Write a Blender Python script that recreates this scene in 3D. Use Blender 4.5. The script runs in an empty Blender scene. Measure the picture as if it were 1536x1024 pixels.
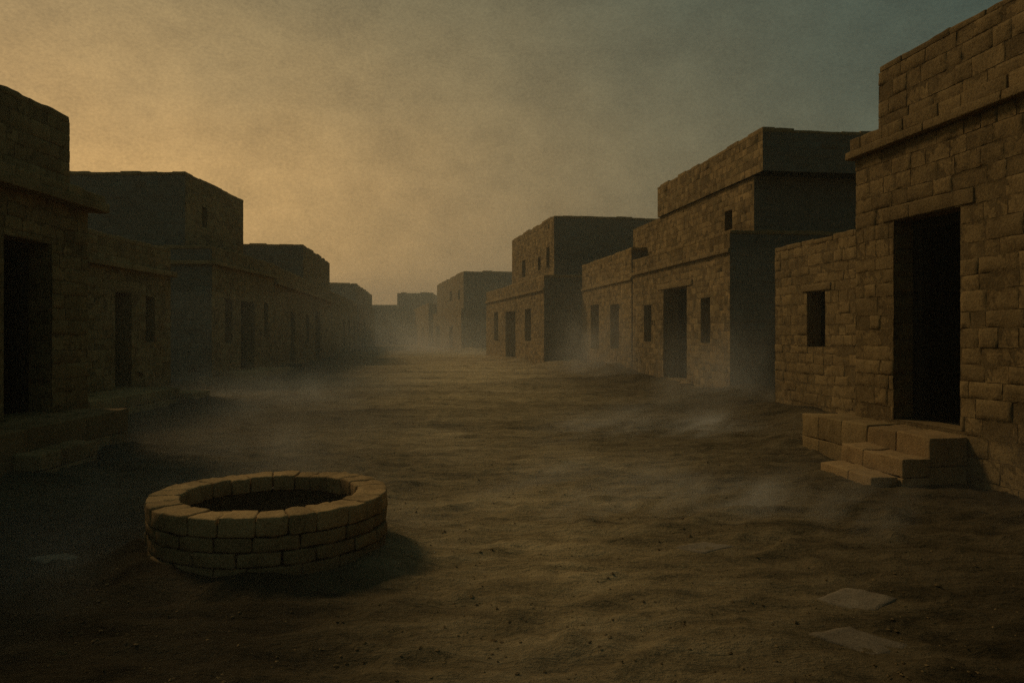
import bpy, math, random
import numpy as np
from mathutils import Vector

random.seed(7)
scene = bpy.context.scene
COL = scene.collection
R = random.Random(11)

# ------------------------------------------------------------------ noise
def _h(ix, iy, iz, seed):
    n = (ix * 374761393 + iy * 668265263 + iz * 2147483647 + seed * 144665) & 0xffffffff
    n = ((n ^ (n >> 13)) * 1274126177) & 0xffffffff
    n = n ^ (n >> 16)
    return (n & 0xffff) / 32767.5 - 1.0

def vnoise(p, freq=1.0, seed=0):
    """value noise in -1..1 at the rows of p"""
    q = np.asarray(p, dtype=np.float64) * freq
    i = np.floor(q).astype(np.int64)
    f = q - i
    f = f * f * (3 - 2 * f)
    r = 0
    for dx in (0, 1):
        wx = f[:, 0] if dx else 1 - f[:, 0]
        for dy in (0, 1):
            wy = f[:, 1] if dy else 1 - f[:, 1]
            for dz in (0, 1):
                wz = f[:, 2] if dz else 1 - f[:, 2]
                r = r + wx * wy * wz * _h(i[:, 0] + dx, i[:, 1] + dy, i[:, 2] + dz, seed)
    return r

# ------------------------------------------------------------------ mesh builder
class MB:
    def __init__(self):
        self.v, self.n, self.a, self.f, self.t = [], [], [], [], []
    def add(self, p, n=(0, 0, 0), a=0.0):
        self.v.append(tuple(p)); self.n.append(tuple(n)); self.a.append(a)
        return len(self.v) - 1
    def face(self, idx, t=1.0):
        self.f.append(tuple(idx)); self.t.append(t)
    def quad(self, a, b, c, d, t=1.0):
        self.face([self.add(a), self.add(b), self.add(c), self.add(d)], t)
    def build(self, name, mat, parent=None, loc=None, smooth=True, freq=9.0, seed=1, wob=0.0):
        v = np.array(self.v); n = np.array(self.n); a = np.array(self.a)[:, None]
        if a.max() > 0:
            d = vnoise(v, freq, seed) * 0.65 + vnoise(v, freq * 2.7, seed + 1) * 0.35
            v = v + n * a * d[:, None]
        if wob:
            v[:, 2] += wob * (vnoise(v, .8, 61) + .5 * vnoise(v, 2.3, 62))
        if loc is None:
            loc = Vector(parent.location) if parent else Vector((0, 0, 0))
            if parent and parent.parent:
                loc = Vector(parent.parent.location) + Vector(parent.location)
        v = v - np.array(loc)
        me = bpy.data.meshes.new(name)
        me.from_pydata(v.tolist(), [], self.f)
        at = me.attributes.new('tint', 'FLOAT', 'FACE')
        at.data.foreach_set('value', np.array(self.t, dtype=np.float32))
        if smooth:
            me.polygons.foreach_set('use_smooth', [True] * len(self.f))
        me.materials.append(mat)
        me.update()
        o = bpy.data.objects.new(name, me)
        COL.objects.link(o)
        if parent:
            o.parent = parent
        else:
            o.location = loc
        return o

def empty(name, loc, label, cat, group=None):
    o = bpy.data.objects.new(name, None)
    o.empty_display_size = 0.3
    o.location = loc
    COL.objects.link(o)
    o['label'] = label; o['category'] = cat
    if group: o['group'] = group
    return o

# a box with rounded, worn edges; fn maps local coordinates to the world
def rough_box(mb, half, fn, r=0.03, n=1, amp=0.01, tint=1.0, skip=()):
    hx, hy, hz = half
    def ticks(h):
        rr = min(r, h * 0.45)
        t = [-h, -h + rr * 0.45, -h + rr]
        k = max(1, int(round(2 * (h - rr) / (0.12 / n))))
        for j in range(1, k): t.append(-h + rr + 2 * (h - rr) * j / k)
        return t + [h - rr, h - rr * 0.45, h]
    T = (ticks(hx), ticks(hy), ticks(hz))
    key = {}
    H = Vector(half)
    def vert(i, j, k):
        kk = (i, j, k)
        if kk in key: return key[kk]
        q = Vector((T[0][i], T[1][j], T[2][k]))
        inner = Vector([max(-(H[c] - min(r, H[c] * .45)), min(H[c] - min(r, H[c] * .45), q[c])) for c in range(3)])
        d = q - inner
        rr = min(r, min(H) * .45)
        p = inner + d.normalized() * min(d.length, rr) if d.length > 1e-9 else q
        w = fn(p); w2 = fn(p + (d.normalized() * .01 if d.length > 1e-9 else Vector((0, 0, .01))))
        nn = (w2 - w)
        nn = nn.normalized() if nn.length > 1e-9 else Vector((0, 0, 1))
        key[kk] = mb.add(w, nn, amp)
        return key[kk]
    L = [len(t) - 1 for t in T]
    for ax in range(3):
        b, c = [(1, 2), (2, 0), (0, 1)][ax]
        for side in (0, L[ax]):
            if (ax, 1 if side else -1) in skip: continue
            for m in range(L[b]):
                for q in range(L[c]):
                    ids = []
                    for (dm, dq) in ((0, 0), (1, 0), (1, 1), (0, 1)):
                        ijk = [0, 0, 0]; ijk[ax] = side; ijk[b] = m + dm; ijk[c] = q + dq
                        ids.append(vert(*ijk))
                    if not side: ids.reverse()
                    mb.face(ids, tint)

def box_in_frame(O, ux, uy, uz):
    return lambda p: O + ux * p.x + uy * p.y + uz * p.z

def subtract(rects, op):
    out = []
    for (a, b, c, d) in rects:
        e, f, g, h = op
        if e >= b or f <= a or g >= d or h <= c: out.append((a, b, c, d)); continue
        if c < g: out.append((a, b, c, g))
        if h < d: out.append((a, b, h, d))
        c2, d2 = max(c, g), min(d, h)
        if a < e: out.append((a, e, c2, d2))
        if f < b: out.append((f, b, c2, d2))
    return out

Z = Vector((0, 0, 1))
# courses of worn mud blocks laid over one wall face, with the mortar plane just behind
def block_face(mb, O, U, N, u0, u1, z0, z1, ops, courses, det, rng, base=1.0, lens=(.22, .56), inset=0.012, soft=False):
    if det == 1 and not soft: lens = (.20, .46)
    P = lambda u, z, o: O + U * u + Z * z + N * o
    # mortar plane, cut around openings
    us = sorted(set([u0 + inset, u1 - inset] + [min(max(e, u0 + inset), u1 - inset) for op in ops for e in op[:2]]))
    zs = sorted(set([z0, z1] + [min(max(e, z0), z1) for op in ops for e in op[2:]]))
    for a, b in zip(us, us[1:]):
        for c, d in zip(zs, zs[1:]):
            m, q = (a + b) / 2, (c + d) / 2
            if any(o[0] < m < o[1] and o[2] < q < o[3] for o in ops): continue
            mb.quad(P(a, c, -.007), P(b, c, -.007), P(b, d, -.007), P(a, d, -.007), .66 * base if not soft else .9 * base)
    if det <= 0: return
    for c0, c1 in zip(courses, courses[1:]):
        if c1 <= z0 + .02 or c0 >= z1 - .02: continue
        a = u0 - rng.uniform(0, .4)
        while a < u1:
            b = a + rng.uniform(*lens)
            if u1 - b < .15: b = u1
            rects = [(max(a, u0), min(b, u1), max(c0, z0), min(c1, z1))]
            for op in ops: rects = subtract(rects, op)
            tint = base * (rng.choice([1, 1, 1, .9, 1.1, .84, 1.14]) * rng.uniform(.93, 1.07) if det > 1 else rng.uniform(.88, 1.10))
            if soft: tint = base * rng.uniform(.95, 1.04)
            for (x0, x1, y0, y1) in rects:
                if x1 - x0 < .05 or y1 - y0 < .05: continue
                g, bb = rng.uniform(.002, .006), rng.uniform(.005, .012)
                ro = [rng.choice((-.002, -.003, -.006, -.010)) for _ in range(4)]
                jit = rng.uniform(-.005, .006) * (1 if det > 1 else .35)
                if rng.random() < .06: jit -= .012
                nu = max(1, int((x1 - x0) / (.045 if det > 1 else .3)))
                nv = max(1, int((y1 - y0) / (.045 if det > 1 else .3)))
                xs = [x0 + g] + [x0 + g + bb + (x1 - x0 - 2 * g - 2 * bb) * j / nu for j in range(nu + 1)] + [x1 - g]
                ys = [y0 + g] + [y0 + g + bb + (y1 - y0 - 2 * g - 2 * bb) * j / nv for j in range(nv + 1)] + [y1 - g]
                ids = []
                for jy, y in enumerate(ys):
                    row = []
                    for jx, x in enumerate(xs):
                        ring = jx in (0, len(xs) - 1) or jy in (0, len(ys) - 1)
                        wob = g * .9
                        xx = x + rng.uniform(-wob, wob); yy = y + rng.uniform(-wob, wob)
                        o = jit + rng.uniform(-.004, .004) * (1 if det > 1 else .3)
                        if ring:
                            o = ro[0] if jx == 0 else ro[1] if jx == len(xs) - 1 else ro[2] if jy == 0 else ro[3]
                        elif jx in (1, len(xs) - 2) or jy in (1, len(ys) - 2):
                            o -= rng.uniform(0, .006) + (.010 if rng.random() < .12 else 0)
                        row.append(mb.add(P(xx, yy, o), N, .006 if ring else (.013 if det > 1 else .005)))
                    ids.append(row)
                for jy in range(len(ys) - 1):
                    for jx in range(len(xs) - 1):
                        mb.face((ids[jy][jx], ids[jy][jx + 1], ids[jy + 1][jx + 1], ids[jy + 1][jx]), tint)
            a = b

def make_courses(z0, z1, rng, h=.195):
    n = max(1, int(round((z1 - z0) / h)))
    hs = [rng.uniform(.82, 1.18) for _ in range(n)]
    s = sum(hs); out = [z0]
    for x in hs: out.append(out[-1] + x * (z1 - z0) / s)
    return out

# ------------------------------------------------------------------ materials
def nodes_of(m):
    m.use_nodes = True
    nt = m.node_tree
    nt.nodes.clear()
    return nt, lambda t, **kw: _mk(nt, t, kw)
def _mk(nt, t, kw):
    n = nt.nodes.new(t)
    for k, v in kw.items(): setattr(n, k, v)
    return n

def mat_brick(name, dark, mid, light, bump=.5, scale=1.0, rough=.95):
    m = bpy.data.materials.new(name)
    nt, N = nodes_of(m); L = nt.links.new
    out = N('ShaderNodeOutputMaterial'); bs = N('ShaderNodeBsdfPrincipled')
    bs.inputs['Roughness'].default_value = rough
    bs.inputs['Specular IOR Level'].default_value = .12
    geo = N('ShaderNodeNewGeometry')
    def noise(s, d, r=.6):
        n = N('ShaderNodeTexNoise'); n.inputs['Scale'].default_value = s * scale
        n.inputs['Detail'].default_value = d; n.inputs['Roughness'].default_value = r
        L(geo.outputs['Position'], n.inputs['Vector']); return n
    big, medn, fine = noise(.55, 4), noise(4.5, 6, .65), noise(38, 5, .7)
    ramp = N('ShaderNodeValToRGB')
    e = ramp.color_ramp.elements
    e[0].position = .28; e[0].color = (*dark, 1); e[1].position = .74; e[1].color = (*light, 1)
    c = e.new(.5); c.color = (*mid, 1)
    mix1 = N('ShaderNodeMath', operation='MULTIPLY_ADD'); L(medn.outputs['Fac'], mix1.inputs[0]); mix1.inputs[1].default_value = .55
    s2 = N('ShaderNodeMath', operation='MULTIPLY'); L(big.outputs['Fac'], s2.inputs[0]); s2.inputs[1].default_value = .45
    L(s2.outputs[0], mix1.inputs[2])
    s3 = N('ShaderNodeMath', operation='MULTIPLY_ADD'); L(fine.outputs['Fac'], s3.inputs[0]); s3.inputs[1].default_value = .95
    L(mix1.outputs[0], s3.inputs[2])
    s4 = N('ShaderNodeMath', operation='SUBTRACT'); L(s3.outputs[0], s4.inputs[0]); s4.inputs[1].default_value = .475
    L(s4.outputs[0], ramp.inputs['Fac'])
    at = N('ShaderNodeAttribute'); at.attribute_name = 'tint'
    mul = N('ShaderNodeVectorMath', operation='SCALE')
    L(ramp.outputs['Color'], mul.inputs[0]); L(at.outputs['Fac'], mul.inputs['Scale'])
    L(mul.outputs['Vector'], bs.inputs['Base Color'])
    hsum = N('ShaderNodeMath', operation='MULTIPLY_ADD'); L(fine.outputs['Fac'], hsum.inputs[0]); hsum.inputs[1].default_value = .6
    L(medn.outputs['Fac'], hsum.inputs[2])
    bp = N('ShaderNodeBump'); bp.inputs['Strength'].default_value = bump; bp.inputs['Distance'].default_value = .04 / scale
    L(hsum.outputs[0], bp.inputs['Height']); L(bp.outputs['Normal'], bs.inputs['Normal'])
    L(bs.outputs[0], out.inputs['Surface'])
    return m

BRICK = mat_brick('mud_brick', (.150, .100, .043), (.295, .199, .084), (.41, .286, .130))
STONE = mat_brick('worn_stone', (.19, .124, .054), (.32, .208, .092), (.42, .285, .134), bump=.6, scale=1.4)
SLAB = mat_brick('pale_slab', (.18, .14, .088), (.27, .215, .142), (.36, .295, .205), bump=.7, scale=2.0)
SHADED_PLASTER = mat_brick('shaded_mud_plaster', (.135, .120, .082), (.190, .168, .116), (.235, .208, .146), bump=.45, scale=.8)  # plaster of the side faces, their cool shade put into the colour
WOOD = mat_brick('dark_timber', (.012, .010, .008), (.024, .020, .015), (.04, .032, .022), bump=.3)
GLOOM = mat_brick('dark_interior', (.004, .004, .004), (.006, .006, .005), (.008, .008, .007), bump=.1)  # near-black base colour stands in for the unlit rooms

def mat_ground():
    m = bpy.data.materials.new('dusty_ground')
    nt, N = nodes_of(m); L = nt.links.new
    out = N('ShaderNodeOutputMaterial'); bs = N('ShaderNodeBsdfPrincipled')
    bs.inputs['Roughness'].default_value = 1; bs.inputs['Specular IOR Level'].default_value = .05
    geo = N('ShaderNodeNewGeometry')
    mp = N('ShaderNodeMapping'); mp.inputs['Scale'].default_value = (.55, 1.5, 1)
    mp.inputs['Rotation'].default_value = (0, 0, .22)
    L(geo.outputs['Position'], mp.inputs['Vector'])
    def noise(s, d, r=.6, src=mp.outputs[0]):
        n = N('ShaderNodeTexNoise'); n.inputs['Scale'].default_value = s
        n.inputs['Detail'].default_value = d; n.inputs['Roughness'].default_value = r
        n.inputs['Distortion'].default_value = .35
        L(src, n.inputs['Vector']); return n
    big, med, fine = noise(.35, 5), noise(2.6, 7, .68), noise(26, 6, .7, geo.outputs['Position'])
    a = N('ShaderNodeMath', operation='MULTIPLY_ADD'); L(big.outputs['Fac'], a.inputs[0]); a.inputs[1].default_value = .55
    b = N('ShaderNodeMath', operation='MULTIPLY'); L(med.outputs['Fac'], b.inputs[0]); b.inputs[1].default_value = .72
    L(b.outputs[0], a.inputs[2])
    c = N('ShaderNodeMath', operation='MULTIPLY_ADD'); L(fine.outputs['Fac'], c.inputs[0]); c.inputs[1].default_value = .35
    L(a.outputs[0], c.inputs[2])
    ramp = N('ShaderNodeValToRGB'); e = ramp.color_ramp.elements
    e[0].position = .62; e[0].color = (.075, .060, .033, 1)
    e[1].position = .95; e[1].color = (.36, .275, .148, 1)
    k = e.new(.78); k.color = (.225, .168, .085, 1)
    L(c.outputs[0], ramp.inputs['Fac'])
    at = N('ShaderNodeAttribute'); at.attribute_name = 'track_and_shade'
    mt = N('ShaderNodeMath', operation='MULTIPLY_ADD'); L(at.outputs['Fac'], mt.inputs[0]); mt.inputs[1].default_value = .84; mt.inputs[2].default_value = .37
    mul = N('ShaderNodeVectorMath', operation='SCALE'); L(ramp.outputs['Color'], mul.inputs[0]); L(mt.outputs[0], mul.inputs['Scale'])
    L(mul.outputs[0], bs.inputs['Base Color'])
    h = N('ShaderNodeMath', operation='MULTIPLY_ADD'); L(fine.outputs['Fac'], h.inputs[0]); h.inputs[1].default_value = .22
    L(med.outputs['Fac'], h.inputs[2])
    bp = N('ShaderNodeBump'); bp.inputs['Strength'].default_value = .9; bp.inputs['Distance'].default_value = .16
    L(h.outputs[0], bp.inputs['Height']); L(bp.outputs['Normal'], bs.inputs['Normal'])
    L(bs.outputs[0], out.inputs['Surface'])
    return m
GROUND = mat_ground()

def mat_dust(name, density, color=(.93, .88, .78), g=.25):
    m = bpy.data.materials.new(name)
    nt, N = nodes_of(m); L = nt.links.new
    out = N('ShaderNodeOutputMaterial')
    v = N('ShaderNodeVolumeScatter')
    v.inputs['Color'].default_value = (*color, 1)
    v.inputs['Density'].default_value = density
    v.inputs['Anisotropy'].default_value = g
    L(v.outputs[0], out.inputs['Volume'])
    return m

# ------------------------------------------------------------------ houses
GROUP = 'mud brick houses lining the street'
class House:
    """a flat-roofed house: s runs along the street front away from the viewer, i runs into the house"""
    def __init__(self, label, x, y, k, side, seed, base=1.0, name='mud_brick_house', cat='house'):
        self.O = Vector((x, y, 0))
        self.S = Vector((k, 1, 0)).normalized()
        self.I = Vector((self.S.y, -self.S.x, 0)) * side
        self.rng = random.Random(seed); self.seed = seed; self.base = base
        self.root = empty(name, (x, y, 0), label, cat, GROUP)
    def P(self, s, i, z): return self.O + self.S * s + self.I * i + Z * z
    def storey(self, part, s0, s1, i0, i1, z0, z1, ops=(), det=1, near=True, far=False, near_ops=(), roof=True, mat=BRICK):
        mb = MB(); side = MB(); rng = self.rng
        courses = make_courses(z0, z1, rng)
        O = self.P(0, i0, 0)
        block_face(mb, O, self.S, -self.I, s0, s1, z0, z1, list(ops), courses, det, rng, self.base)
        if near:
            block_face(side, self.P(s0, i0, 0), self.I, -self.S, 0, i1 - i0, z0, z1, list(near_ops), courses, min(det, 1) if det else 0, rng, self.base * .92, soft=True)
        else:
            mb.quad(self.P(s0 + .012, i0 + .012, z0), self.P(s0 + .012, i1, z0), self.P(s0 + .012, i1, z1), self.P(s0 + .012, i0 + .012, z1), .7 * self.base)
        if far:
            block_face(mb, self.P(s1, i0, 0), self.I, self.S, 0, i1 - i0, z0, z1, [], courses, min(det, 1), rng, self.base)
        else:
            mb.quad(self.P(s1 - .012, i0 + .012, z0), self.P(s1 - .012, i1, z0), self.P(s1 - .012, i1, z1), self.P(s1 - .012, i0 + .012, z1), .7 * self.base)
        mb.quad(self.P(s0 + .012, i1, z0), self.P(s1 - .012, i1, z0), self.P(s1 - .012, i1, z1), self.P(s0 + .012, i1, z1), .8 * self.base)
        if roof:
            mb.quad(self.P(s0 + .012, i0 + .012, z1 - .01), self.P(s1 - .012, i0 + .012, z1 - .01), self.P(s1 - .012, i1, z1 - .01), self.P(s0 + .012, i1, z1 - .01), .8 * self.base)
        o = mb.build(part, mat, self.root, freq=8, seed=self.seed, wob=.011)
        if side.v: side.build('side_wall', SHADED_PLASTER, self.root, freq=8, seed=self.seed, wob=.011)
        return o
    def opening(self, name, s0, s1, z0, z1, i0, depth=.4, back=.9, frame=False, det=0, front=None):
        """the hole in the wall: jambs, head, sill and the dark room behind"""
        mb = MB(); P = self.P
        a = i0 + .012
        b = i0 + depth
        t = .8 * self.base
        mb.quad(P(s0, a, z0), P(s0, b, z0), P(s0, b, z1), P(s0, a, z1), t)
        if det:
            block_face(mb, P(s1, i0, 0), self.I, -self.S, .012, depth, z0, z1, [], make_courses(z0, z1, self.rng), 2, self.rng, t, lens=(.9, 1.2), inset=0.0)
        else:
            mb.quad(P(s1, a, z0), P(s1, b, z0), P(s1, b, z1), P(s1, a, z1), t)
        mb.quad(P(s0, a, z0), P(s1, a, z0), P(s1, b, z0), P(s0, b, z0), t)
        mb.quad(P(s0, a, z1), P(s1, a, z1), P(s1, b, z1), P(s0, b, z1), t)
        o = mb.build(name, BRICK, self.root, freq=7, seed=self.seed + 3)
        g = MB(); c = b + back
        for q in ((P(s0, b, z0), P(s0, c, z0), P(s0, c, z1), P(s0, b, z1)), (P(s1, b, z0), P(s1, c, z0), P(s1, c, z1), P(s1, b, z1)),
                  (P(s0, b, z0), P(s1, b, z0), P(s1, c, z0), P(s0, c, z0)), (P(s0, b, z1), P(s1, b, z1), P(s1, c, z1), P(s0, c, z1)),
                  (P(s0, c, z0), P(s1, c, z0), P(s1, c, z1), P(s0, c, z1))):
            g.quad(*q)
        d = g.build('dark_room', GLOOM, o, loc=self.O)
        if frame:
            f = MB(); w = .17
            for (p0, p1, q0, q1) in ((s1 - w, s1 - .004, z0 + .004, z1 - .004), (s0 + .004, s0 + w * .5, z0 + .004, z1 - .004), (s0 + w * .5, s1 - w, z1 - .12, z1 - .004)):
                ce = P((p0 + p1) / 2, b - .02, (q0 + q1) / 2)
                rough_box(f, ((p1 - p0) / 2, .06, (q1 - q0) / 2), box_in_frame(ce, self.S, self.I, Z), r=.015, n=.4, amp=.004)
            f.build('door_frame', WOOD, o, loc=self.O)
        return o
    def course(self, part, s0, s1, i0, i1, z0, z1, bl=.5, r=.016, n=1, amp=.012, jit=.008, near=0, mat=BRICK, tint=1.0, top=.0):
        """a row of loose-edged blocks: cornice, ledge, coping"""
        mb = MB(); rng = self.rng
        def row(fn_c, length, ux, uy, w):
            a = 0
            while a < length - .01:
                b = a + bl * rng.uniform(.7, 1.35)
                if length - b < bl * .4: b = length
                b = min(b, length)
                dz = rng.uniform(-jit, jit) + (rng.uniform(-top, top))
                h = (z1 - z0 + dz) / 2
                rough_box(mb, ((b - a) / 2 - .004, w / 2 + rng.uniform(-jit, jit) * .4, h), box_in_frame(fn_c((a + b) / 2) + Z * (z0 + h), ux, uy, Z), r, n, amp,
                          self.base * tint * rng.uniform(.85, 1.12))
                a = b
        row(lambda u: self.P(s0 + u, (i0 + i1) / 2, 0), s1 - s0, self.S, self.I, i1 - i0)
        if near > 0:
            w = i1 - i0
            row(lambda u: self.P(s0 + w / 2, i1 + u, 0), near, self.I, self.S, w)
        return mb.build(part, mat, self.root, freq=6, seed=self.seed + 5)
    def slab(self, part, s0, s1, i0, i1, z0, z1, bs=.55, bi=.5, n=1, mat=BRICK, parent=None, label=None, tint=1.1, zc=.0):
        """steps and platforms: laid as worn blocks"""
        mb = MB(); rng = self.rng
        ns = max(1, int(round((s1 - s0) / bs))); ni = max(1, int(round((i1 - i0) / bi)))
        nz = max(1, int(round((z1 - max(z0, -.1)) / .26)))
        zz = [z1 - (z1 - max(z0, -.1)) * j / nz for j in range(nz + 1)]; zz[-1] = z0
        for lay in range(nz):
            se = [s0 + (s1 - s0) * (j + (0 if j in (0, ns) else rng.uniform(-.22, .22))) / ns for j in range(ns + 1)]
            for a, b in zip(se, se[1:]):
                for j in range(ni):
                    if 0 < j < ni - 1 and lay > 0: continue
                    c, d = i0 + (i1 - i0) * j / ni, i0 + (i1 - i0) * (j + 1) / ni
                    zt, zb = zz[lay], zz[lay + 1]
                    dz = rng.uniform(-.012, .006)
                    ce = self.P((a + b) / 2, (c + d) / 2, (zt + zb) / 2 + dz / 2)
                    sg = rng.uniform(-.02, .02)
                    ux = (self.S + Z * sg).normalized()
                    rough_box(mb, ((b - a) / 2 - .0015, (d - c) / 2 - .0015, (zt - zb) / 2 + dz / 2), box_in_frame(ce, ux, self.I, Z), .018, n, .022,
                              self.base * tint * rng.uniform(.85, 1.15))
        o = mb.build(part, mat, parent or self.root, freq=7, seed=self.seed + 9)
        if label: o['label'] = label
        return o

# ---- right side of the street, from the viewer into the distance
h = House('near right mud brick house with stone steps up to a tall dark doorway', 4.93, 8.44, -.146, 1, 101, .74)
ops = [(0, 1.15, .58, 3.05)]
h.storey('wall', -12, 1.96, 0, 9, -.3, 4.0, ops, det=2, near=False, far=True)
h.storey('upper_storey', -12, 1.50, .03, 8.6, 4.26, 5.02, det=2, near=False, far=True)
h.course('coping', -6.5, 1.49, .03, .4, 5.012, 5.09, bl=.7, top=.015, amp=.02, tint=.9)
c = h.course('cornice', -7, 2.05, -.10, .35, 4.0, 4.11, bl=1.1, amp=.014)
h.course('cornice', -7, 2.02, -.05, .35, 4.113, 4.275, bl=.48, amp=.018, tint=1.1)
h.opening('doorway', 0, 1.15, .58, 3.05, 0, depth=.34, back=2.5, frame=True, det=1)
h.course('lintel', -.22, 1.36, -.014, .2, 3.055, 3.235, bl=.9, amp=.016, tint=.88)
h.slab('platform', .98, 2.5, -.47, -.01, -.2, .53, bs=.5, bi=.46)
h.slab('platform', 2.02, 2.5, .0, .5, -.2, .52, bs=.5, bi=.5)
h.slab('landing', -.14, .97, -.47, -.01, -.2, .535, bs=.5, bi=.46, n=1.4, mat=STONE)
h.slab('step', -.17, .98, -.81, -.472, -.2, .32, bs=.5, bi=.34, n=1.4, mat=STONE, tint=1.3)
h.slab('step', -.12, .90, -1.14, -.812, -.2, .125, bs=.45, bi=.32, n=1.4, mat=STONE, tint=1.3)

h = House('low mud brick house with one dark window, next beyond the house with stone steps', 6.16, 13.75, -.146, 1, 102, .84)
ops = [(1.0, 1.66, 1.39, 2.48)]
h.storey('wall', -4, 2.99, 0, 8, -.3, 3.42, ops, det=2, near=False, far=True)
h.course('lintel', .78, 1.86, -.022, .2, 2.485, 2.62, bl=1.2, amp=.012, tint=.95)
h.opening('window', *ops[0], 0, depth=.3)
h.course('coping', -4, 2.98, 0, .36, 3.412, 3.51, bl=.55, top=.02, amp=.02)

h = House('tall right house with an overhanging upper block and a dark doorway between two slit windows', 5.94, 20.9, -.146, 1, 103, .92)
ops = [(3.19, 5.35, .16, 3.14), (6.61, 7.44, 1.36, 2.67), (1.36, 2.06, 1.37, 2.69)]
h.storey('wall', 0, 8.84, 0, 12, -.3, 4.38, ops)
h.course('coping', -.02, 8.84, 0, .4, 4.372, 4.48, bl=.6, near=4, top=.02)
h.course('ledge', -.05, 8.84, -.07, .0, 3.86, 3.98, bl=.8, amp=.012)
h.opening('doorway', *ops[0], 0, depth=.55, back=2)
h.opening('window', *ops[1], 0); h.opening('window', *ops[2], 0)
h.course('lintel', 2.7, 5.9, -.03, .2, 3.145, 3.33, bl=2, amp=.01, tint=.95)
u = [(1.45, 1.98, 4.72, 5.29)]
h.storey('upper_storey', .05, 11.1, .72, 12, 4.38, 5.98, u)
h.opening('window', *u[0], .72)
h.storey('upper_storey', -.62, 7.8, .64, 12, 5.98, 7.02)
h.course('coping', -.62, 7.8, .64, 1.0, 7.012, 7.12, bl=.7, near=7, top=.03)
h.slab('step', 2.6, 7.9, -.55, -.012, -.2, .15, bs=.9, bi=.55, n=.6)

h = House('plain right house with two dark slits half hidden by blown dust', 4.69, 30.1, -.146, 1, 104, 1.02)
ops = [(5.0, 6.49, .95, 2.99), (1.76, 3.09, 1.0, 2.87)]
h.storey('wall', 0, 8.25, 0, 9, -.3, 4.92, ops)
h.course('coping', -.02, 8.25, 0, .4, 4.912, 5.03, bl=.7, near=5, top=.02)
h.course('ledge', -.05, 8.25, -.06, 0, 3.75, 3.86, bl=.9)
for o_ in ops: h.opening('window', *o_, 0, depth=.5)

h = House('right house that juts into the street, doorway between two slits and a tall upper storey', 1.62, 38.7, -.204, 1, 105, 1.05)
ops = [(7.08, 10.18, .17, 3.0), (12.74, 14.24, 1.15, 3.1), (3.0, 4.51, 1.24, 3.01)]
h.storey('wall', 0, 17.53, 0, 14, -.3, 4.5, ops)
h.course('coping', -.02, 17.53, 0, .5, 4.492, 4.62, bl=.8, near=3, top=.03)
h.course('ledge', -.08, 17.53, -.1, 0, 3.82, 3.95, bl=1.1)
h.opening('doorway', *ops[0], 0, depth=.7); h.opening('window', *ops[1], 0, depth=.5); h.opening('window', *ops[2], 0, depth=.5)
u = [(6.9, 7.8, 5.1, 6.15), (3.0, 3.62, 5.2, 5.95), (.95, 1.66, 5.2, 6.3)]
S2 = 1.15
u2 = [(a + S2, b + S2, c_, d_) for a, b, c_, d_ in u]
h.storey('upper_storey', S2, S2 + 11.0, .82, 14, 4.5, 7.7, u2)
for o_ in u2: h.opening('window', *o_, .82, depth=.4)
h.course('coping', S2 - .02, S2 + 11.0, .82, 1.3, 7.692, 7.82, bl=.9, near=10, top=.05)
h.slab('step', 6.6, 10.8, -.7, -.012, -.2, .15, bs=1.0, bi=.7, n=.5)

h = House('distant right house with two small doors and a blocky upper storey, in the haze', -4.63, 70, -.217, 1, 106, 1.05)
ops = [(16.25, 20.5, .2, 2.5), (5.82, 8.4, .2, 2.3)]
h.storey('wall', 0, 22.9, 0, 14, -.3, 3.95, ops)
for o_ in ops: h.opening('doorway', *o_, 0, depth=.6)
u = [(10.2, 12.0, 5.1, 6.1), (4.2, 5.9, 5.0, 5.9)]
h.storey('upper_storey', 2.0, 23.5, .52, 14, 3.95, 7.4, u)
for o_ in u: h.opening('window', *o_, .52, depth=.4)
h.course('coping', 1.98, 23.5, .52, 1.1, 7.392, 7.52, bl=1.2, near=6, top=.06, n=.5)

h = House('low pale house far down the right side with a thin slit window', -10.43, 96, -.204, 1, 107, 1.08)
ops = [(18, 21.5, .5, 2.9), (7.5, 9.5, .2, 2.6)]
h.storey('wall', 0, 25.9, 0, 14, -.3, 5.3, ops)
for o_ in ops: h.opening('window', *o_, 0, depth=.5)
h.course('coping', 0, 25.9, 0, .6, 5.292, 5.45, bl=1.3, near=6, top=.06, n=.5)

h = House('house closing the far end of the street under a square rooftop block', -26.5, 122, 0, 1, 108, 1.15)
eo = [(2.6, 3.6, 1.2, 3.0), (6.6, 8.2, .1, 3.0)]
h.storey('wall', 0, 12, 0, 13, -.3, 6.2, near=True, near_ops=eo)
h.storey('wing', -2.5, 0, 4.4, 6.2, -.3, 4.3)
h.storey('wing', -4.0, 0, 9.0, 13, -.3, 5.0)
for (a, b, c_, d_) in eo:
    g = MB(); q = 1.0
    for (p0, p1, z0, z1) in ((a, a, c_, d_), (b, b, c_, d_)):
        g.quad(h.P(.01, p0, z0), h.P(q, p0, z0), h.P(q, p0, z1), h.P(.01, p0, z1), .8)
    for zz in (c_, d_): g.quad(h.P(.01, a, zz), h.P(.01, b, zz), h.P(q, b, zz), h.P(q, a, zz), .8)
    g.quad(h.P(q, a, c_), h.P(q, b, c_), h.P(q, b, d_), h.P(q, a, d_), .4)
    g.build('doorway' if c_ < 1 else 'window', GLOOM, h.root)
h.storey('upper_storey', 1.5, 12, 8.0, 13.8, 6.2, 8.05)
h.course('coping', 1.48, 12, 8.0, 8.6, 8.04, 8.2, bl=1.2, near=5.2, top=.08, n=.5)

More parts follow.
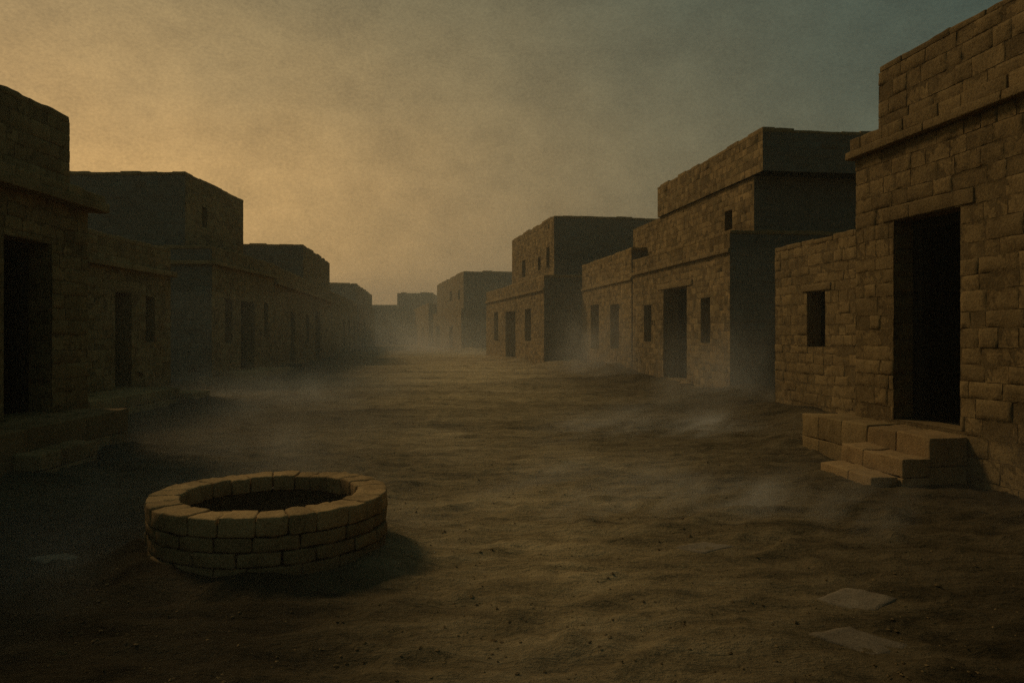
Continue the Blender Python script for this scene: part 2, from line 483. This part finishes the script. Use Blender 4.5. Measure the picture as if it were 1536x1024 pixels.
# ---- left side
h = House('near left dark house with a deep cornice and a doorway on a raised platform', -6.43, 9.63, 0, -1, 201, .95)
ops = [(.08, 1.09, .56, 2.90)]
h.storey('wall', -12, 2.0, 0, 9, -.3, 3.52, ops, det=2, near=False, far=True)
h.storey('upper_storey', -12, 1.56, .02, 8.6, 3.74, 4.72, det=2, near=False, far=True)
h.course('coping', -8, 1.55, .02, .4, 4.712, 4.80, bl=.6, top=.02, amp=.025)
h.course('cornice', -8, 2.22, -.22, .3, 3.50, 3.63, bl=1.0, amp=.016)
h.course('cornice', -8, 2.18, -.18, .3, 3.633, 3.76, bl=.5, amp=.018, tint=1.15)
h.opening('doorway', *ops[0], 0, depth=.4, back=2.5, frame=True, det=1)
h.slab('platform', -9, 1.62, -.80, -.01, -.2, .55, bs=.6, bi=.4, mat=STONE, tint=.85)
h.slab('step', -1.0, .2, -1.12, -.802, -.2, .29, bs=.45, bi=.32, n=1.3, mat=STONE, tint=1.0)
h.slab('step', -4.6, -2.4, -1.12, -.802, -.2, .29, bs=.5, bi=.32)

h = House('low dark left house with a door and a slit window behind a low platform', -9.01, 16.3, 0, -1, 212, 1.12)
ops = [(1.12, 1.86, .4, 2.6), (2.58, 3.04, 1.43, 2.56)]
h.storey('wall', -6, 3.95, 0, 4.4, -.3, 3.78, ops, near=False, far=True)
h.course('coping', -6, 3.95, 0, .4, 3.772, 3.88, bl=.55, top=.02)
h.course('ledge', -6, 4.05, -.13, 0, 3.14, 3.27, bl=.8, tint=1.1)
h.opening('doorway', *ops[0], 0); h.opening('window', *ops[1], 0, depth=.25)
h.slab('platform', -2, 1.9, -1.15, -.012, -.2, .38, bs=.6, bi=.55)
h.slab('step', 1.9, 2.9, -1.45, -.45, -.2, .24, bs=.5, bi=.5)

h = House('tall dark left house whose shaded upper block rises above a door and two slits', -10.49, 26.8, 0, -1, 203, 1.12)
ops = [(2.9, 4.45, .12, 2.9), (1.25, 1.98, 1.3, 2.91), (5.66, 6.15, 1.5, 2.93)]
h.storey('wall', 0, 7.08, 0, 12, -.3, 4.62, ops)
h.course('coping', -.02, 7.08, 0, .4, 4.612, 4.72, bl=.6, near=3, top=.02)
h.course('ledge', -.12, 7.08, -.14, 0, 4.06, 4.20, bl=.8, near=5, tint=1.1)
h.opening('doorway', *ops[0], 0, depth=.5); h.opening('window', *ops[1], 0, depth=.3); h.opening('window', *ops[2], 0, depth=.3)
u = [(2.0, 2.45, 5.65, 6.42)]
h.storey('upper_storey', .5, 6.4, 1.14, 14, 4.62, 7.3, u)
h.opening('window', *u[0], 1.14, depth=.3)
h.course('coping', .48, 6.4, 1.14, 1.6, 7.29, 7.41, bl=.7, near=8, top=.03)
h.slab('platform', .6, 5.4, -1.2, -.012, -.2, .25, bs=.9, bi=.6, n=.6)

h = House('hazy left house in mid street with a broad rooftop block and two narrow doors', -10.49, 33.9, -.111, -1, 204, 1.12)
ops = [(4.01, 5.3, .2, 2.72), (8.9, 9.9, 1.1, 2.70), (12.46, 14.6, .1, 3.0)]
h.storey('wall', 0, 20.4, 0, 12, -.3, 4.55, ops)
h.course('coping', -.02, 20.4, 0, .5, 4.542, 4.66, bl=.8, top=.03)
h.course('ledge', 0, 20.4, -.16, 0, 3.82, 3.97, bl=1.1, tint=1.1)
h.opening('doorway', *ops[0], 0, depth=.5); h.opening('window', *ops[1], 0); h.opening('doorway', *ops[2], 0, depth=.5)
h.storey('upper_storey', 10.2, 22.2, .36, 12, 4.55, 6.66)
h.course('coping', 10.18, 22.2, .36, .9, 6.652, 6.78, bl=.9, near=8, top=.06)

h = House('low hazy left house far along the street with narrow dark doors', -12.77, 54.2, -.111, -1, 205, 1.1)
ops = [(7.4, 9.3, .1, 2.8), (11.9, 13.4, 1.3, 2.8), (16.4, 18.2, .1, 2.95)]
h.storey('wall', .3, 20.2, 0, 12, -.3, 4.5, ops)
h.course('coping', .3, 20.2, 0, .6, 4.492, 4.62, bl=1, top=.05)
for o_ in ops: h.opening('doorway' if o_[2] < 1 else 'window', *o_, 0, depth=.5)

h = House('farthest left house with a flat upper block fading into the haze', -15.4, 77, -.111, -1, 206, 1.0)
ops = [(6, 8, .2, 2.9), (14, 16, .2, 2.9)]
h.storey('wall', 0, 23.8, 0, 12, -.3, 4.9, ops)
for o_ in ops: h.opening('doorway', *o_, 0, depth=.5)
h.storey('upper_storey', 2, 25.5, .46, 12, 4.9, 6.65)
h.course('coping', 1.98, 25.5, .46, 1.1, 6.642, 6.8, bl=1.2, near=6, top=.08, n=.5)

# ------------------------------------------------------------------ the well
WX, WY = -1.80, 5.74
well = empty('stone_well', (WX, WY, 0), 'round low stone well with a ring of worn capstones in the foreground', 'well')
def polar(th0, rmid, zc, tilt=0.0):
    def f(p):
        th = th0 + p.x / rmid; r = rmid + p.y
        return Vector((WX + r * math.cos(th), WY + r * math.sin(th), zc + p.z + tilt * p.x))
    return f
wr = random.Random(5)
def ring(part, nst, r0, r1, z0, z1, r, amp, off, n=1.4, tint=1.0, mat=STONE):
    mb = MB(); rm = (r0 + r1) / 2
    ed = [off + 2 * math.pi * (j + wr.uniform(-.11, .11)) / nst for j in range(nst)]
    ed.append(ed[0] + 2 * math.pi)
    for a, b in zip(ed, ed[1:]):
        dz = wr.uniform(-.006, .005); dr = wr.uniform(-.004, .004)
        rough_box(mb, ((b - a) / 2 * rm - .003, (r1 - r0) / 2 + dr, (z1 - z0) / 2 + dz / 2),
                  polar((a + b) / 2, rm, (z0 + z1) / 2 + dz / 2, wr.uniform(-.02, .02)), r, n, amp, tint * wr.uniform(.82, 1.14))
    return mb.build(part, mat, well, freq=17, seed=wr.randint(1, 99))
ring('capstone_ring', 25, .630, .858, .345, .470, .014, .012, .10, n=3, tint=1.3)  # sunlit rim put into the tint, lighter than the wall below
wall = MB()
def addring(mb, nst, r0, r1, z0, z1, off, tint):
    rm = (r0 + r1) / 2
    ed = [off + 2 * math.pi * (j + wr.uniform(-.2, .2)) / nst for j in range(nst)]
    ed.append(ed[0] + 2 * math.pi)
    for a, b in zip(ed, ed[1:]):
        dr = wr.uniform(-.012, .008)
        rough_box(mb, ((b - a) / 2 * rm - .004, (r1 - r0) / 2 + dr, (z1 - z0) / 2 - .002), polar((a + b) / 2, rm, (z0 + z1) / 2), .014, 1.6, .016, tint * wr.uniform(.82, 1.14))
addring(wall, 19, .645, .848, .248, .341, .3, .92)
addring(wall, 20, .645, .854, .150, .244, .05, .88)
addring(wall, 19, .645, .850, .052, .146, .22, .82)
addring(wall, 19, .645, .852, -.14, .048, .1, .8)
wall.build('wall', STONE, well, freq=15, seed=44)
sh = MB(); nn = 48
for j in range(nn):
    a, b = 2 * math.pi * j / nn, 2 * math.pi * (j + 1) / nn
    f = lambda t, r, z: (WX + r * math.cos(t), WY + r * math.sin(t), z)
    sh.quad(f(a, .637, -2.2), f(b, .637, -2.2), f(b, .637, .343), f(a, .637, .343), .30)  # shade inside the well put into a dark tint
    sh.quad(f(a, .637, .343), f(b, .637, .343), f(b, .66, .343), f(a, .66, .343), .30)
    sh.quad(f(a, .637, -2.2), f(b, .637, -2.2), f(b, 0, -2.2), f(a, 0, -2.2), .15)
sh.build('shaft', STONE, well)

# ------------------------------------------------------------------ ground
def ax_ticks(lo, hi, centre_lo, centre_hi, step, grow):
    t = list(np.arange(centre_lo, centre_hi + 1e-6, step))
    s = step; a = t[-1]
    while a < hi:
        s *= grow; a += s; t.append(a)
    s = step; a = t[0]; pre = []
    while a > lo:
        s *= grow; a -= s; pre.append(a)
    return np.array(pre[::-1] + t)
xs = ax_ticks(-900, 900, -5.5, 5.5, .045, 1.06)
ys = ax_ticks(-300, 1400, 2.6, 9.0, .032, 1.018)
X, Y = np.meshgrid(xs, ys)
p = np.stack([X.ravel(), Y.ravel(), np.zeros(X.size)], 1)
ca, sa = math.cos(.22), math.sin(.22)
pr = np.stack([(p[:, 0] * ca + p[:, 1] * sa) * .55, (-p[:, 0] * sa + p[:, 1] * ca) * 1.25, p[:, 2]], 1)
warp = vnoise(p, .8, 31) * .6
pr[:, 1] += warp
fade = np.clip((90 - np.abs(p[:, 1])) / 60, 0, 1)
fadex = np.clip(1 - (np.abs(p[:, 0]) - 40) / 40, 0, 1)
r1 = 1 - np.abs(vnoise(pr, 2.3, 5))
h_ = vnoise(p, .22, 2) * .035 + vnoise(pr, .9, 3) * .020 + (r1 ** 2 - .45) * .024 + vnoise(pr, 5.2, 8) * .022 + vnoise(p, 10, 9) * .012 + vnoise(p, 19, 10) * .006
cl = vnoise(p, 3.2, 21); h_ += np.clip(cl - .55, 0, 1) * .10        # clods
h_ *= fade * fadex
def mound(cx, cy, rx, ry, hh, ang=0.0):
    dx, dy = p[:, 0] - cx, p[:, 1] - cy
    c, s = math.cos(ang), math.sin(ang)
    a, b = (dx * c + dy * s) / rx, (-dx * s + dy * c) / ry
    return hh * np.exp(-(a * a + b * b)) * (1 + .35 * vnoise(p, 2.2, 14))
dw = np.hypot(p[:, 0] - WX, p[:, 1] - WY)
h_ += .075 * np.exp(-((dw - .9) / .20) ** 2) * (1 + .9 * vnoise(p, 2.5, 15))
for mm in ((4.3, 11.3, .7, .5, .14, 0),  (5.4, 6.2, .7, .7, .12, 0), (5.6, 14.4, .8, 3, .22, .14), (5.9, 19.6, 1.2, 1.6, .3, 0),
           (4.6, 26, .7, 4, .2, .14), (4.3, 33, 1.0, 4, .4, .14), (3.0, 38.2, 1.4, 1.4, .35, 0), (-.2, 47, .8, 7, .2, .2), (-5.4, 10.8, .4, .6, .10, 0), (-5.6, 8.2, .5, 1.2, .08, 0),
           (-7.4, 18.6, .8, .9, .1, 0), (-9.4, 24.5, 1.5, 1.5, .25, 0), (-10.4, 36, .8, 5, .2, .1), (-3.4, 69, 2, 2, .4, 0), (-13, 64, 1.2, 8, .3, .1)):
    h_ += mound(*mm)
for sx, sy in ((2.15, 4.78), (1.86, 4.10), (1.48, 5.92), (-3.36, 5.62)):
    h_ *= 1 - .85 * np.exp(-(((p[:, 0] - sx) ** 2 + (p[:, 1] - sy) ** 2) / .34 ** 2) ** 2)
p[:, 2] = h_ - .012
nx, ny = len(xs), len(ys)
idx = np.arange(nx * ny).reshape(ny, nx)
F = np.stack([idx[:-1, :-1], idx[:-1, 1:], idx[1:, 1:], idx[1:, :-1]], -1).reshape(-1, 4)
cxy = p[F].mean(1)
F = F[np.hypot(cxy[:, 0] - WX, cxy[:, 1] - WY) > .70]
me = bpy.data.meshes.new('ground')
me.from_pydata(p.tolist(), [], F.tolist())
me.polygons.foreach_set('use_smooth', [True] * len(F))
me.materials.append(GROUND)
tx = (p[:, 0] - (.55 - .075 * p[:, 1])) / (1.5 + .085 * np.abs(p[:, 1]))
track_and_shade = np.exp(-tx ** 2) * (1 + .25 * vnoise(p, .7, 51)) + .18 * vnoise(pr, .5, 52)  # pale street centre; light and shade are painted into the soil colour
track_and_shade *= 1 + .85 * np.clip((p[:, 1] - 14) / 16, 0, 1)  # sunlit mist down the street painted as paler ground
track_and_shade -= .30 * np.exp(-((p[:, 0] - 3.4) / 1.6) ** 2 - ((p[:, 1] - 4.6) / 1.9) ** 2) + .75 * np.exp(-((p[:, 0] + 3.2) / 1.6) ** 2 - ((p[:, 1] - 4.9) / 2.2) ** 2)  # shade painted at the near right; the near left darkened too
track_and_shade += .30 * np.exp(-((p[:, 0] - .5) / .9) ** 2 - ((p[:, 1] - 5.5) / .9) ** 2)  # pool of light painted right of the well
track_and_shade -= .45 * np.exp(-((p[:, 1] - 3.2) / 1.15) ** 2) + .34 * np.exp(-((p[:, 0] + .9) / 1.1) ** 2 - ((p[:, 1] - 4.7) / .8) ** 2)  # foreground shade and the well's shadow painted in
at = me.attributes.new('track_and_shade', 'FLOAT', 'POINT'); at.data.foreach_set('value', np.clip(track_and_shade, -.2, 1.9).astype(np.float32))
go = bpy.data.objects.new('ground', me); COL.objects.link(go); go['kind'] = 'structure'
def ground_z(x, y):
    i = np.searchsorted(xs, x); j = np.searchsorted(ys, y)
    return float(p[idx[min(j, ny - 1), min(i, nx - 1)], 2])

# ------------------------------------------------------------------ flat stones
def flat_stone(x, y, pts, th, rot, label, tint, tilt=(0, 0), lift=.012):
    z0 = ground_z(x, y) + lift - .001
    mb = MB(); rg = random.Random(int(x * 100) + 3)
    c, s = math.cos(rot), math.sin(rot)
    # outline refined with chips, then top grid by rings
    out = []
    m = len(pts)
    for q in range(m):
        a, b = Vector(pts[q]), Vector(pts[(q + 1) % m])
        for j in range(7):
            t = j / 7; w = a.lerp(b, t)
            if j: w = w + Vector((rg.uniform(-1, 1), rg.uniform(-1, 1))) * .008
            out.append(w)
    rings = [(1.0, -th), (1.0, -.012), (.965, 0), (.75, .002), (.5, 0.0), (.25, .003)]
    ids = []
    for k, dz in rings:
        row = []
        for w in out:
            u, v = w.x * k, w.y * k
            X_, Y_ = u * c - v * s, u * s + v * c
            row.append(mb.add((x + X_, y + Y_, z0 + dz + tilt[0] * X_ + tilt[1] * Y_), (0, 0, 1), .011 if k < 1 else .006))
        ids.append(row)
    M = len(out)
    for r_ in range(len(rings) - 1):
        for j in range(M):
            mb.face((ids[r_][j], ids[r_][(j + 1) % M], ids[r_ + 1][(j + 1) % M], ids[r_ + 1][j]), tint)
    ce = mb.add((x, y, z0 + .002))
    for j in range(M): mb.face((ids[-1][j], ids[-1][(j + 1) % M], ce), tint)
    o = mb.build('flat_stone', SLAB, None, loc=(x, y, z0), freq=12, seed=7)
    o['label'] = label; o['category'] = 'stone slab'; o['group'] = 'flat stone slabs lying in the dust'
    return o
flat_stone(2.15, 4.78, [(-.27, 0), (-.02, -.22), (.27, .02), (.02, .20)], .06, 0, 'pale grey diamond shaped slab, the cleanest of those below the stone steps', .74, (.0, .05))
flat_stone(1.86, 4.10, [(-.24, .10), (.02, -.19), (.27, -.04), (.03, .20)], .06, .0, 'brown tilted slab with a cracked edge nearest the bottom of the picture', .60, (-.03, .04), .006)
flat_stone(1.48, 5.92, [(-.26, .06), (-.04, -.14), (.27, .02), (.05, .14)], .05, .1, 'half buried flat slab in mid street ahead of the steps', .85, (0, .03), .0)
flat_stone(-3.36, 5.62, [(-.22, .04), (-.02, -.10), (.2, -.02), (.04, .12)], .05, .1, 'small half buried slab in shadow left of the well', .85, (0, .03), .004)

# ------------------------------------------------------------------ loose clods
mb = MB(); cr = random.Random(77)
for j in range(3200):
    y = 3.1 + 12 * cr.random() ** 1.7; x = cr.uniform(-.66, .66) * y
    if math.hypot(x - WX, y - WY) < .9 or (x > 3.3 and 6 < y < 11): continue
    s_ = cr.uniform(.003, .010) * (cr.uniform(1.5, 3.0) if cr.random() < .02 else 1)
    z = ground_z(x, y); a = cr.uniform(0, 6.28)
    d = lambda: cr.uniform(.6, 1.35) * s_
    ring_ = [mb.add((x + math.cos(a + q * 1.257) * d() * 1.3, y + math.sin(a + q * 1.257) * d() * 1.3, z + cr.uniform(-.2, .3) * s_)) for q in range(5)]
    topv = mb.add((x + cr.uniform(-.3, .3) * s_, y + cr.uniform(-.3, .3) * s_, z + d() * .8)); botv = mb.add((x, y, z - s_))
    t = cr.uniform(.4, .75)
    for q in range(5):
        mb.face((ring_[q], ring_[(q + 1) % 5], topv), t); mb.face((ring_[(q + 1) % 5], ring_[q], botv), t)
o = mb.build('rubble', BRICK, None, loc=(0, 0, 0), smooth=False)
o['kind'] = 'stuff'

# ------------------------------------------------------------------ haze and blown dust (real volumes)
def haze_box(name, x0, x1, y0, y1, z0, z1, mat):
    mb = MB()
    c = [(x, y, z) for z in (z0, z1) for y in (y0, y1) for x in (x0, x1)]
    for q in ((0, 2, 3, 1), (4, 5, 7, 6), (0, 1, 5, 4), (2, 6, 7, 3), (0, 4, 6, 2), (1, 3, 7, 5)):
        mb.quad(*[c[k] for k in q])
    o = mb.build(name, mat, None, loc=(0, 0, 0), smooth=False)
    o['kind'] = 'stuff'
    return o
HZ = (.90, .92, .80)
haze_box('haze', -70, 70, -30, 260, -1.0, 16, mat_dust('thin_haze', .0017, HZ))
haze_box('haze', -8.5, 62, 27, 255, -.95, 15.5, mat_dust('street_haze', .0032, HZ))
haze_box('haze', -68, 61, 58, 254, -.93, 15, mat_dust('far_haze', .0040, HZ))
def haze_bank(x0, x1, y0, y1, z0, zt, amp, fr, seed, mat):
    """a low bank of haze whose top rolls up and down"""
    mb = MB(); nx_, ny_ = 44, 92
    q = np.array([[x0 + (x1 - x0) * a / nx_, y0 + (y1 - y0) * b / ny_, 0.0] for b in range(ny_ + 1) for a in range(nx_ + 1)])
    hz = zt + amp * (vnoise(q, fr, seed) + .5 * vnoise(q, fr * 2.3, seed + 1))
    T = [[mb.add((q[b * (nx_ + 1) + a][0], q[b * (nx_ + 1) + a][1], hz[b * (nx_ + 1) + a])) for a in range(nx_ + 1)] for b in range(ny_ + 1)]
    B_ = [[mb.add((q[b * (nx_ + 1) + a][0], q[b * (nx_ + 1) + a][1], z0)) for a in range(nx_ + 1)] for b in range(ny_ + 1)]
    for b in range(ny_):
        for a in range(nx_):
            mb.face((T[b][a], T[b][a + 1], T[b + 1][a + 1], T[b + 1][a]))
            mb.face((B_[b][a], B_[b + 1][a], B_[b + 1][a + 1], B_[b][a + 1]))
    for a in range(nx_):
        mb.face((B_[0][a], B_[0][a + 1], T[0][a + 1], T[0][a])); mb.face((B_[ny_][a + 1], B_[ny_][a], T[ny_][a], T[ny_][a + 1]))
    for b in range(ny_):
        mb.face((B_[b + 1][0], B_[b][0], T[b][0], T[b + 1][0])); mb.face((B_[b][nx_], B_[b + 1][nx_], T[b + 1][nx_], T[b][nx_]))
    o = mb.build('haze', mat, None, loc=(0, 0, 0)); o['kind'] = 'stuff'
haze_bank(-66, 66, 34, 250, -.9, 4.4, 1.3, .09, 3, mat_dust('low_haze', .0012, HZ))
haze_bank(-64, 64, 12, 248, -.8, 2.75, .55, .12, 7, mat_dust('ground_haze', .0034, HZ))

def dust_material(name, strength, kind):
    """blown dust: density from stretched noise, thinning upward and towards the edge of the drift"""
    m = bpy.data.materials.new(name)
    nt, N = nodes_of(m); L = nt.links.new
    def M(op, a, b=None, c=None, clamp=False):
        n = N('ShaderNodeMath', operation=op); n.use_clamp = clamp
        for k, q in enumerate((a, b, c)):
            if q is None: continue
            if isinstance(q, (int, float)): n.inputs[k].default_value = q
            else: L(q, n.inputs[k])
        return n.outputs[0]
    tc = N('ShaderNodeTexCoord')
    g = N('ShaderNodeSeparateXYZ'); L(tc.outputs['Generated'], g.inputs[0])
    ob = N('ShaderNodeSeparateXYZ'); L(tc.outputs['Object'], ob.inputs[0])
    def edge(c):                                   # 0 at both faces of the box, 1 in the middle
        e = M('SUBTRACT', 1.0, M('ABSOLUTE', M('MULTIPLY_ADD', c, 2.0, -1.0)))
        return e
    def noise(scale_xyz, sc, det, dist=0.0):
        mp = N('ShaderNodeMapping'); mp.inputs['Scale'].default_value = scale_xyz; mp.inputs['Location'].default_value = (3.7, 1.9, 5.1); L(tc.outputs['Object'], mp.inputs['Vector'])
        n = N('ShaderNodeTexNoise'); n.inputs['Scale'].default_value = sc; n.inputs['Detail'].default_value = det
        n.inputs['Roughness'].default_value = .55; n.inputs['Distortion'].default_value = dist
        L(mp.outputs[0], n.inputs['Vector']); return n.outputs['Fac']
    fall = M('MULTIPLY', M('MINIMUM', M('MULTIPLY', edge(g.outputs[0]), 3.0), 1.0), M('MINIMUM', M('MULTIPLY', edge(g.outputs[1]), 3.0), 1.0))
    top = M('MINIMUM', M('MULTIPLY', M('SUBTRACT', 1.0, g.outputs[2]), 1.6), 1.0)
    if kind == 'streak':
        r = M('SUBTRACT', 1.0, M('MULTIPLY', M('ABSOLUTE', M('SUBTRACT', noise((.09, .85, .5), 1.0, 2, 1.1), .5)), 9.0), clamp=True)
        r = M('POWER', r, 2.5)
        r2 = M('SUBTRACT', 1.0, M('MULTIPLY', M('ABSOLUTE', M('SUBTRACT', noise((.20, 2.2, 1.2), 1.0, 3, .8), .5)), 8.0), clamp=True)
        r = M('ADD', r, M('MULTIPLY', M('POWER', r2, 3.0), .8))
        patch = M('MULTIPLY', M('SUBTRACT', noise((.22, .30, .3), 1.0, 2), .49), 7.0, clamp=True)
        dens = M('ADD', M('MULTIPLY', r, patch), .008)
        up = M('POWER', 2.718, M('MULTIPLY', ob.outputs[2], -6.5))
    else:
        n = noise((1, 1, .8), .75, 5, .8)
        dens = M('POWER', M('MULTIPLY', M('SUBTRACT', n, .40), 4.0, clamp=True), 1.5)
        dens = M('ADD', dens, .10)
        fall = M('MULTIPLY', edge(g.outputs[0]), edge(g.outputs[1]))
        fall = M('MULTIPLY', fall, 1.8, clamp=True)
        up = M('POWER', M('SUBTRACT', 1.0, g.outputs[2]), 1.6)
    d = M('MULTIPLY', M('MULTIPLY', M('MULTIPLY', dens, fall), M('MULTIPLY', top, up)), strength)
    v = N('ShaderNodeVolumeScatter'); v.inputs['Color'].default_value = (.95, .93, .83, 1); v.inputs['Anisotropy'].default_value = .2
    L(d, v.inputs['Density'])
    out = N('ShaderNodeOutputMaterial'); L(v.outputs[0], out.inputs['Volume'])
    return m
STREAK = dust_material('blown_dust', 1.0, 'streak')
CLOUD = dust_material('dust_cloud', .30, 'cloud')
THIN = dust_material('thin_dust', .05, 'cloud')
SHADE = dust_material('left_dust', .23, 'cloud')
FAR = dust_material('far_dust', .11, 'cloud')
def drift(x, y, lx, ly, h, ang, mat):
    mb = MB()
    c = [(a * lx / 2, b * ly / 2, z) for z in (-.15, h) for b in (-1, 1) for a in (-1, 1)]
    for q in ((0, 2, 3, 1), (4, 5, 7, 6), (0, 1, 5, 4), (2, 6, 7, 3), (0, 4, 6, 2), (1, 3, 7, 5)):
        mb.quad(*[c[k] for k in q])
    o = mb.build('dust', mat, None, loc=(0, 0, 0), smooth=False)
    o.location = (x, y, 0); o.rotation_euler = (0, 0, ang); o['kind'] = 'stuff'
    return o
drift(2.1, 10.4, 17, 7.0, .8, math.radians(54), STREAK)
drift(3.7, 31.5, 11, 4.0, 5.0, math.radians(98), CLOUD)
drift(5.0, 18.2, 7.0, 3.6, 3.2, math.radians(75), CLOUD)
drift(4.75, 7.0, 2.6, 1.8, 1.3, math.radians(40), CLOUD)
drift(-4.0, 25, 16, 13, 1.3, 0, THIN)
drift(-3.6, 8.6, 7.5, 14, 1.0, 0, SHADE)
drift(-6.0, 19, 8, 13, 1.1, 0, SHADE)
drift(-4, 74, 28, 44, 3.4, 0, FAR)

# ------------------------------------------------------------------ light
SUN = Vector((-.62, .50, .74)).normalized()
el = math.asin(SUN.z); az = math.atan2(SUN.x, SUN.y)
world = bpy.data.worlds.new('World'); scene.world = world
world.use_nodes = True
nt = world.node_tree; nt.nodes.clear(); L = nt.links.new
def N(t, **kw): return _mk(nt, t, kw)
tc = N('ShaderNodeTexCoord')
sky = N('ShaderNodeTexSky'); sky.sky_type = 'NISHITA'; sky.sun_disc = False
sky.sun_elevation = el; sky.sun_rotation = az; sky.dust_density = 4; sky.air_density = 1.5
bg1 = N('ShaderNodeBackground'); L(sky.outputs[0], bg1.inputs[0]); bg1.inputs[1].default_value = .0025
def dotn(v, src=None):
    n = N('ShaderNodeVectorMath', operation='DOT_PRODUCT'); L((src or nrm).outputs[0], n.inputs[0]); n.inputs[1].default_value = v; return n.outputs['Value']
nrm = N('ShaderNodeVectorMath', operation='NORMALIZE'); L(tc.outputs['Generated'], nrm.inputs[0])
def M(op, a, b=None, c=None, clamp=False):
    n = N('ShaderNodeMath', operation=op); n.use_clamp = clamp
    for k, q in enumerate((a, b, c)):
        if q is None: continue
        if isinstance(q, (int, float)): n.inputs[k].default_value = q
        else: L(q, n.inputs[k])
    return n.outputs[0]
sq = N('ShaderNodeVectorMath', operation='MULTIPLY'); L(nrm.outputs[0], sq.inputs[0]); sq.inputs[1].default_value = (1, 1, 2.0)
nrz = N('ShaderNodeVectorMath', operation='NORMALIZE'); L(sq.outputs[0], nrz.inputs[0])
GL = Vector((-.70, 1, .11)).normalized()
def cloud(sc, det, seed):
    n = N('ShaderNodeTexNoise'); n.inputs['Scale'].default_value = sc; n.inputs['Detail'].default_value = det; n.inputs['Roughness'].default_value = .62
    m = N('ShaderNodeMapping'); m.inputs['Location'].default_value = (seed, seed * 2, 0); m.inputs['Scale'].default_value = (1, 1, 1.5); L(nrm.outputs[0], m.inputs['Vector'])
    L(m.outputs[0], n.inputs['Vector']); return n.outputs['Fac']
c1, c2, c3 = cloud(3.2, 6, 1.3), cloud(11, 8, 4.1), cloud(260, 3, 2.2)
dist = M('SUBTRACT', 1.0, dotn(GL, nrz))
dist = M('MULTIPLY_ADD', M('SUBTRACT', c1, .5), .16, dist)
glow = M('POWER', 2.718, M('MULTIPLY', M('MAXIMUM', dist, 0.0), -4.4))
back = M('MULTIPLY_ADD', dotn((0, 1, 0)), .5, .5, clamp=True)      # 0 behind the viewer, 1 ahead
mixb = N('ShaderNodeMix', data_type='RGBA'); L(back, mixb.inputs[0])
mixb.inputs[6].default_value = (.042, .063, .053, 1); mixb.inputs[7].default_value = (.018, .052, .043, 1)
mixg = N('ShaderNodeMix', data_type='RGBA'); L(glow, mixg.inputs[0])
L(mixb.outputs[2], mixg.inputs[6]); mixg.inputs[7].default_value = (.675, .398, .134, 1)
mod = M('ADD', M('MULTIPLY', M('SUBTRACT', c2, .5), .85), M('MULTIPLY', M('SUBTRACT', c3, .5), .55))
mod = M('ADD', M('ADD', mod, M('MULTIPLY', M('SUBTRACT', c1, .5), .5)), 1.0)
up = M('MULTIPLY', M('SUBTRACT', dotn((.25, 0, 1)), .14), 3.2, clamp=True)
cool = N('ShaderNodeMix', data_type='RGBA', blend_type='MULTIPLY'); L(up, cool.inputs[0])
L(mixg.outputs[2], cool.inputs[6]); cool.inputs[7].default_value = (.80, .93, 1.02, 1)
sc = N('ShaderNodeVectorMath', operation='SCALE'); L(cool.outputs[2], sc.inputs[0]); L(mod, sc.inputs['Scale'])
bg2 = N('ShaderNodeBackground'); L(sc.outputs[0], bg2.inputs[0]); bg2.inputs[1].default_value = 1.0
ad = N('ShaderNodeAddShader'); L(bg1.outputs[0], ad.inputs[0]); L(bg2.outputs[0], ad.inputs[1])
wo = N('ShaderNodeOutputWorld'); L(ad.outputs[0], wo.inputs['Surface'])

sun = bpy.data.lights.new('sun', 'SUN'); sun.energy = .92; sun.angle = math.radians(11); sun.color = (1, .72, .38)
so = bpy.data.objects.new('sun', sun); COL.objects.link(so)
so.rotation_euler = (-SUN).to_track_quat('-Z', 'Y').to_euler()
so.location = SUN * 60

# ------------------------------------------------------------------ camera
cam = bpy.data.cameras.new('camera'); cam.sensor_width = 36; cam.lens = 1150 / 1536 * 36
cam.shift_y = -12 / 1536; cam.clip_start = .05; cam.clip_end = 4000
co = bpy.data.objects.new('camera', cam); COL.objects.link(co)
co.location = (0, 0, 1.65); co.rotation_euler = (math.radians(90), 0, 0)
scene.camera = co

scene.view_settings.view_transform = 'Standard'
scene.view_settings.look = 'None'
scene.view_settings.exposure = 0
scene.render.engine = 'CYCLES'
scene.cycles.use_denoising = False
scene.cycles.sample_clamp_indirect = 1.0
scene.cycles.max_bounces = 6
scene.cycles.diffuse_bounces = 4
scene.cycles.volume_bounces = 1
